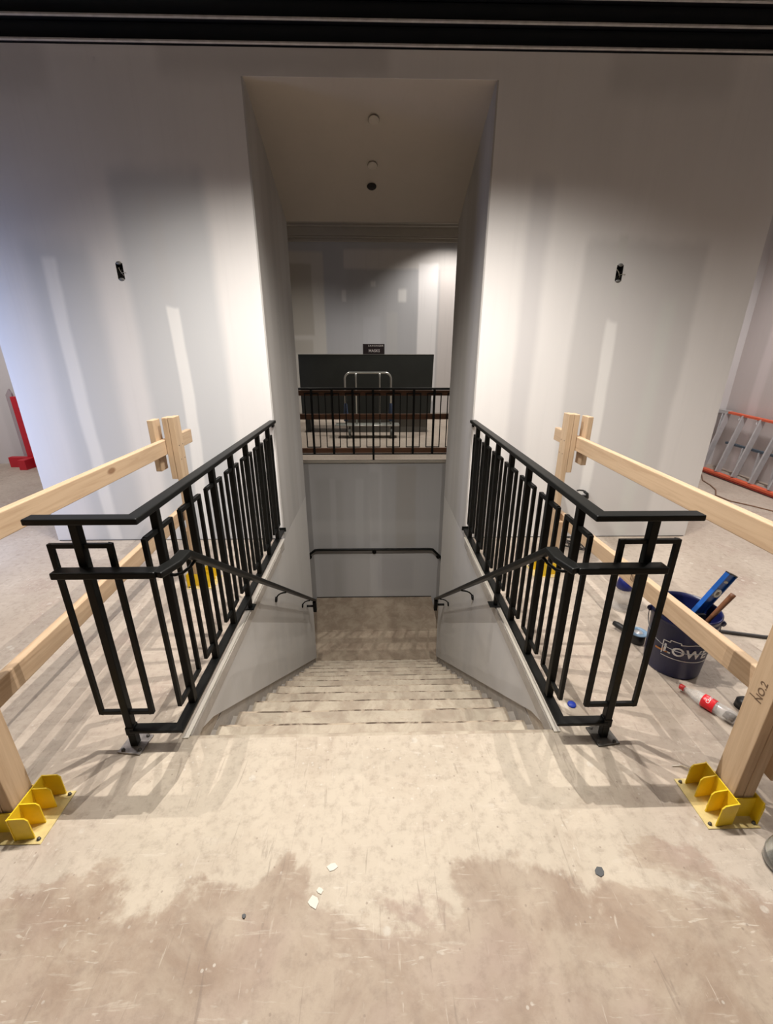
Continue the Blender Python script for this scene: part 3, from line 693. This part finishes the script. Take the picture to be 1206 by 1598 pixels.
lrail(R0, R1, 'rear_rail', .04, .03, 'slate'); 
for k in range(n):
    a = Vector((4.74,5.62-.27*k,.022)); c = R0.lerp(R1, (k+.2)/n)-Vector((0,0,.015))
    MB().sweep([a, c], .045, .02, (0,1,0)).make('rear_bar', 'alu', ld, .002)
lrail(Vector((4.74,5.70,.012)), Vector((4.74,3.7,.012)), 'rear_rail', .04, .02, 'alu')
MB().box((4.865,5.90,.765), (4.94,6.09,.812)).make('top_cap', 'alu', ld, .004)
MB().sweep([(4.60,5.80,.06),(4.72,5.82,.40),(4.84,5.95,.70),(4.88,5.99,.77)], .03, .012, (0,1,0)).make('front_bar', 'alu', ld, .002)

# ------------------------------------------------------------------ red stand at the left
rs = thing('red_stand', 'red painted wooden foot stand with grey upright beside the left wall end', 'stand', (-5.0,6.1,0))
MB().box((-5.27,6.08,0), (-4.55,6.16,.145)).make('foot', 'red_wood', rs, .004)
MB().box((-5.02,5.92,0), (-4.92,6.08,.14)).make('foot', 'red_wood', rs, .004)
MB().prism([(-5.12,6.18,.146),(-5.035,6.18,.146),(-5.035,6.18,1.02),(-5.06,6.18,1.08),(-5.12,6.18,1.0)], (0,.03,0)).make('upright_panel', 'grey_panel', rs, .003)
MB().box((-5.03,6.13,.146), (-4.93,6.20,.98)).make('upright', 'red_wood', rs, .003)

# ------------------------------------------------------------------ wall boxes
for nm, H, lab in (('left', HL, 'open electrical box with loose wires on the wall left of the passage'), ('right', HR, 'open electrical box with loose wires on the wall right of the passage')):
    e = thing('electrical_box', lab, 'electrical box', ((H[0]+H[1])/2,YW+.03,H[2]), 0, 'open electrical boxes in the front wall')
    w = MB(); x0, x1, z0, z1 = H; t = .0015
    w.box((x0+.0005,YW+.002,z0+.0005), (x0+t,YW+.06,z1-.0005)).box((x1-t,YW+.002,z0+.0005), (x1-.0005,YW+.06,z1-.0005)).box((x0+t,YW+.002,z0+.0005), (x1-t,YW+.06,z0+t)).box((x0+t,YW+.002,z1-t), (x1-t,YW+.06,z1-.0005)).box((x0+.0005,YW+.06,z0), (x1-.0005,YW+.062,z1))
    w.make('box_shell', 'box', e)
    xc = (x0+x1)/2
    for z, dz in ((z0, -1), (z1, 1)):
        w = MB().lathe([(0,.0015),(.019,.0015),(.019,0),(0,0)], Matrix.Translation((xc,YW-.0005,z)) @ Matrix.Rotation(PI/2,4,'X') @ Matrix.Diagonal((1,.55,1,1)), 16); w.make('ear', 'ear', e)
    MB().tube([(x0+.008,YW+.05,z1-.01),(xc-.012,YW+.012,z1-.03),(xc,YW+.004,(z0+z1)/2),(xc+.012,YW+.01,z0+.03),(x1-.008,YW+.05,z0+.01)], .0022, 6).make('wire', 'copper', e)
    MB().tube([(x1-.01,YW+.05,z1-.012),(xc+.006,YW+.01,z1-.045),(xc-.006,YW+.012,z0+.025),(x0+.012,YW+.05,z0+.012)], .0020, 6).make('wire', 'black_plastic', e)
    MB().tube([(xc,YW+.005,z0+.04),(x1+.004,YW-.005,z0+.045),(x1+.02,YW-.006,z0+.043)], .0014, 6).make('wire', 'copper', e)

# passage ceiling fittings on the sloped soffit
def soffit_z(y): return 3.212+sl*(y-YW)
sa = math.atan(sl)
for (x, y, r, mat, nm, lab, cat) in ((-.008,3.78,.040,'patch','ceiling_cover','round painted over cover on the passage ceiling, nearer the front edge','cover'),
                                 (-.022,4.132,.040,'patch','ceiling_cover','round painted over cover on the passage ceiling, just before the dark fitting','cover'),
                                 (-.030,4.328,.036,'hole','ceiling_fitting','small black round fitting in the passage ceiling','fitting')):
    T = Matrix.Translation((x,y,soffit_z(y)-.001)) @ Matrix.Rotation(sa,4,'X') @ Matrix.Rotation(PI,4,'X')
    w = MB().lathe([(0,.006),(r*.85,.006),(r,.0),(0,0)] if mat == 'patch' else [(0,.004),(r,.004),(r*1.1,0),(0,0)], T, 24)
    tag(w.make(nm, mat), lab, cat)

# ------------------------------------------------------------------ far balcony
rl = thing('balcony_railing', 'dark metal balcony railing with stained boards across the far opening', 'railing', (-.05,YF-.04,0))
yb = YF+.02
MB().box((-2.9,yb-.028,1.045), (2.8,yb+.028,1.075)).make('top_rail', 'steel', rl, .004)
for z0, z1 in ((.960,1.035), (.615,.695), (.105,.180)):
    MB().box((-2.9,yb+.022,z0), (2.8,yb+.055,z1)).make('board', 'balcony_wood', rl, .003)['label'] = 'dark stained wooden board'
MB().box((-2.9,yb-.02,.088), (2.8,yb+.02,.103)).make('bottom_rail', 'steel', rl, .002)
for k in range(-8, 9):
    xx = -.053+.3005*k
    if abs(xx) > 2.7: continue
    MB().box((xx-.016,yb-.016,.007 if k in (0,-6,6) else .10), (xx+.016,yb+.016,1.046)).make('post', 'steel', rl, .002)
    w = MB(); hw = .10; b = .007
    for sx in (-1, 1): w.box((xx+sx*hw-b,yb-b,.196), (xx+sx*hw+b,yb+b,1.0))
    w.box((xx-hw+b,yb-b,.196), (xx+hw-b,yb+b,.210)); w.box((xx-hw+b,yb-b,.986), (xx+hw-b,yb+b,1.0)); w.make('baluster_frame', 'steel', rl)

ct = thing('display_counter', 'large charcoal panelled counter standing behind the far railing', 'counter', (-.2,9.0,0))
MB().prism([(-1.50,8.75,.33),(1.085,8.75,.33),(1.115,8.75,1.50),(-1.505,8.75,1.50)], (0,.55,0)).make('cabinet', 'counter', ct, .006)
MB().box((-.62,8.80,0), (1.03,9.28,.33)).make('plinth', 'plinth', ct, .004)
MB().box((-1.44,8.85,0), (-1.36,9.25,.33)).make('leg', 'counter', ct, .004)
MB().box((-1.51,8.745,1.50), (1.12,9.305,1.506)).make('top', 'plinth', ct, .002)
sg = thing('counter_sign', 'small dark sign reading masks standing on the charcoal counter', 'sign', (-.05,8.80,1.507))
MB().box((-.258,8.79,1.507), (.158,8.82,1.692)).make('sign_board', 'sign', sg, .003)
place_mesh('lettering', text_mesh('SARRINGER', .045, .001, 1.3), 'text', lambda c: (-.01+c.x, 8.789-c.z, 1.660+c.y), sg)
place_mesh('lettering', text_mesh('MASKS', .07, .001, 1.05), 'text', lambda c: (-.04+c.x, 8.789-c.z, 1.568+c.y), sg)

# platform cart
cr = thing('platform_cart', 'chrome platform cart with looped handle behind the far railing', 'cart', (-.18,8.35,0))
yc = 8.30
def arc(cx, cz, r, a0, a1, n=6): return [(cx+r*math.cos(a0+(a1-a0)*k/n), yc, cz+r*math.sin(a0+(a1-a0)*k/n)) for k in range(n+1)]
xl, xr_, zt = -.59, .27, 1.19
MB().tube([(xl,yc,.25)]+arc(xl+.11,zt-.11,.11,PI,PI/2)+arc(xr_-.11,zt-.11,.11,PI/2,0)+[(xr_,yc,.25)], .018, 12).make('handle', 'chrome', cr)
for xx in (-.385, .06): MB().tube([(xx,yc,.25),(xx,yc,1.10),(xx,yc,1.185)], [.015,.015,.022], 10).make('handle_bar', 'chrome', cr)
MB().box((-.79,8.16,.225), (.43,8.42,.250)).make('deck', 'deck', cr, .012)
MB().tube([(-.79,8.16,.24),(.43,8.16,.24),(.43,8.42,.24),(-.79,8.42,.24)], .014, 8, True).make('bumper', 'chrome', cr)
for xx in (-.52, .28):
    for y in (8.20, 8.37):
        w = MB().lathe([(0,-.018),(.088,-.018),(.095,-.01),(.095,.01),(.088,.018),(0,.018)], Matrix.Translation((xx,y,.096)) @ Matrix.Rotation(PI/2,4,'Y'), 22)
        wh = w.make('caster', 'caster', cr)
        MB().box((xx-.028,y-.02,.08), (xx-.020,y+.02,.225)).box((xx+.020,y-.02,.08), (xx+.028,y+.02,.225)).make('fork', 'chrome', wh, .002)
for xx, lab in ((xl, 'dark blue cloth tied round the left leg of the platform cart handle'), (xr_, 'dark blue cloth tied round the right leg of the platform cart handle')):
    w = MB().lathe([(.020,.30),(.04,.31),(.036,.38),(.048,.45),(.035,.53),(.03,.62),(.020,.64)], Matrix.Translation((xx,yc,0)), 9)
    tag(w.make('tied_cloth', 'glove'), lab, 'cloth', 'blue cloths tied to the cart')

# ------------------------------------------------------------------ lights
def spot(nm, loc, power, col, size=150, blend=.6, r=.03, aim=None):
    l = bpy.data.lights.new(nm, 'SPOT'); l.energy = power; l.color = col; l.spot_size = math.radians(size); l.spot_blend = blend; l.shadow_soft_size = r
    o = bpy.data.objects.new(nm, l); o.location = loc; C.objects.link(o)
    if aim: o.rotation_euler = (Vector(aim)-Vector(loc)).to_track_quat('-Z','Y').to_euler()
    return o
def area(nm, loc, aim, sx, sy, power, col):
    l = bpy.data.lights.new(nm, 'AREA'); l.shape = 'RECTANGLE'; l.size = sx; l.size_y = sy; l.energy = power; l.color = col
    o = bpy.data.objects.new(nm, l); o.location = loc; o.rotation_euler = (Vector(aim)-Vector(loc)).to_track_quat('-Z','Y').to_euler(); C.objects.link(o); return o
WARM = (1,.935,.86)
for x, p in ((-1.2,120), (-.48,265), (.42,265), (1.15,120)): spot('ceiling_or_fill_spot', (x,2.03,3.5), p, WARM, 126, .75, .004)
for x, p in ((-3.4,75), (3.4,75)): spot('ceiling_or_fill_spot', (x,1.6,3.5), p, WARM, 130, .8, .02)
for x, y, p in ((-2.2,-.9,20), (0,-1.0,30), (2.2,-.9,20)): spot('ceiling_or_fill_spot', (x,y,3.6), p, WARM, 120, .8, .12)  # unseen fill lamps added behind the camera to brighten the foreground floor
for x, y, p in ((-4.9,4.3,260), (4.2,4.0,280)): spot('ceiling_or_fill_spot', (x,y,3.6), p, (1,.93,.90), 140, .8, .1)
area('added_blue_light', (-3.5,2.95,1.2), (-2.9,3.6,1.1), .4, 1.8, 13, (.36,.53,1.))  # unseen bluish lamp added close to the left end of the front wall
spot('far_spot', (1.75,9.7,4.1), 210, WARM, 110, .7, .05, (1.5,10.7,1.0))
spot('far_spot', (1.2,7.9,4.2), 260, WARM, 140, .8, .012)
spot('far_spot', (-1.6,8.6,4.2), 190, WARM, 130, .8, .03)
w = bpy.data.worlds.new('world'); bpy.context.scene.world = w; w.use_nodes = True
w.node_tree.nodes['Background'].inputs[0].default_value = (.5,.5,.52,1); w.node_tree.nodes['Background'].inputs[1].default_value = .05

# ------------------------------------------------------------------ camera
cam = bpy.data.cameras.new('camera'); co = bpy.data.objects.new('camera', cam); C.objects.link(co)
p, y, r = .3652, .0230, .0019
fw = Vector((math.sin(y)*math.cos(p), math.cos(y)*math.cos(p), -math.sin(p))); rt = Vector((math.cos(y), -math.sin(y), 0)); up = rt.cross(fw)
rt2 = rt*math.cos(r)+up*math.sin(r); up2 = -rt*math.sin(r)+up*math.cos(r)
co.matrix_world = Matrix(((rt2.x,up2.x,-fw.x,0),(rt2.y,up2.y,-fw.y,0),(rt2.z,up2.z,-fw.z,1.6003),(0,0,0,1)))
cam.sensor_fit = 'HORIZONTAL'; cam.sensor_width = 36; cam.lens = 36*664.8/1206; cam.clip_start = .05; cam.clip_end = 100
sc = bpy.context.scene; sc.camera = co
sc.view_settings.view_transform = 'Standard'; sc.view_settings.look = 'None'; sc.view_settings.gamma = 1; sc.view_settings.exposure = .12
sc.view_settings.use_curve_mapping = False
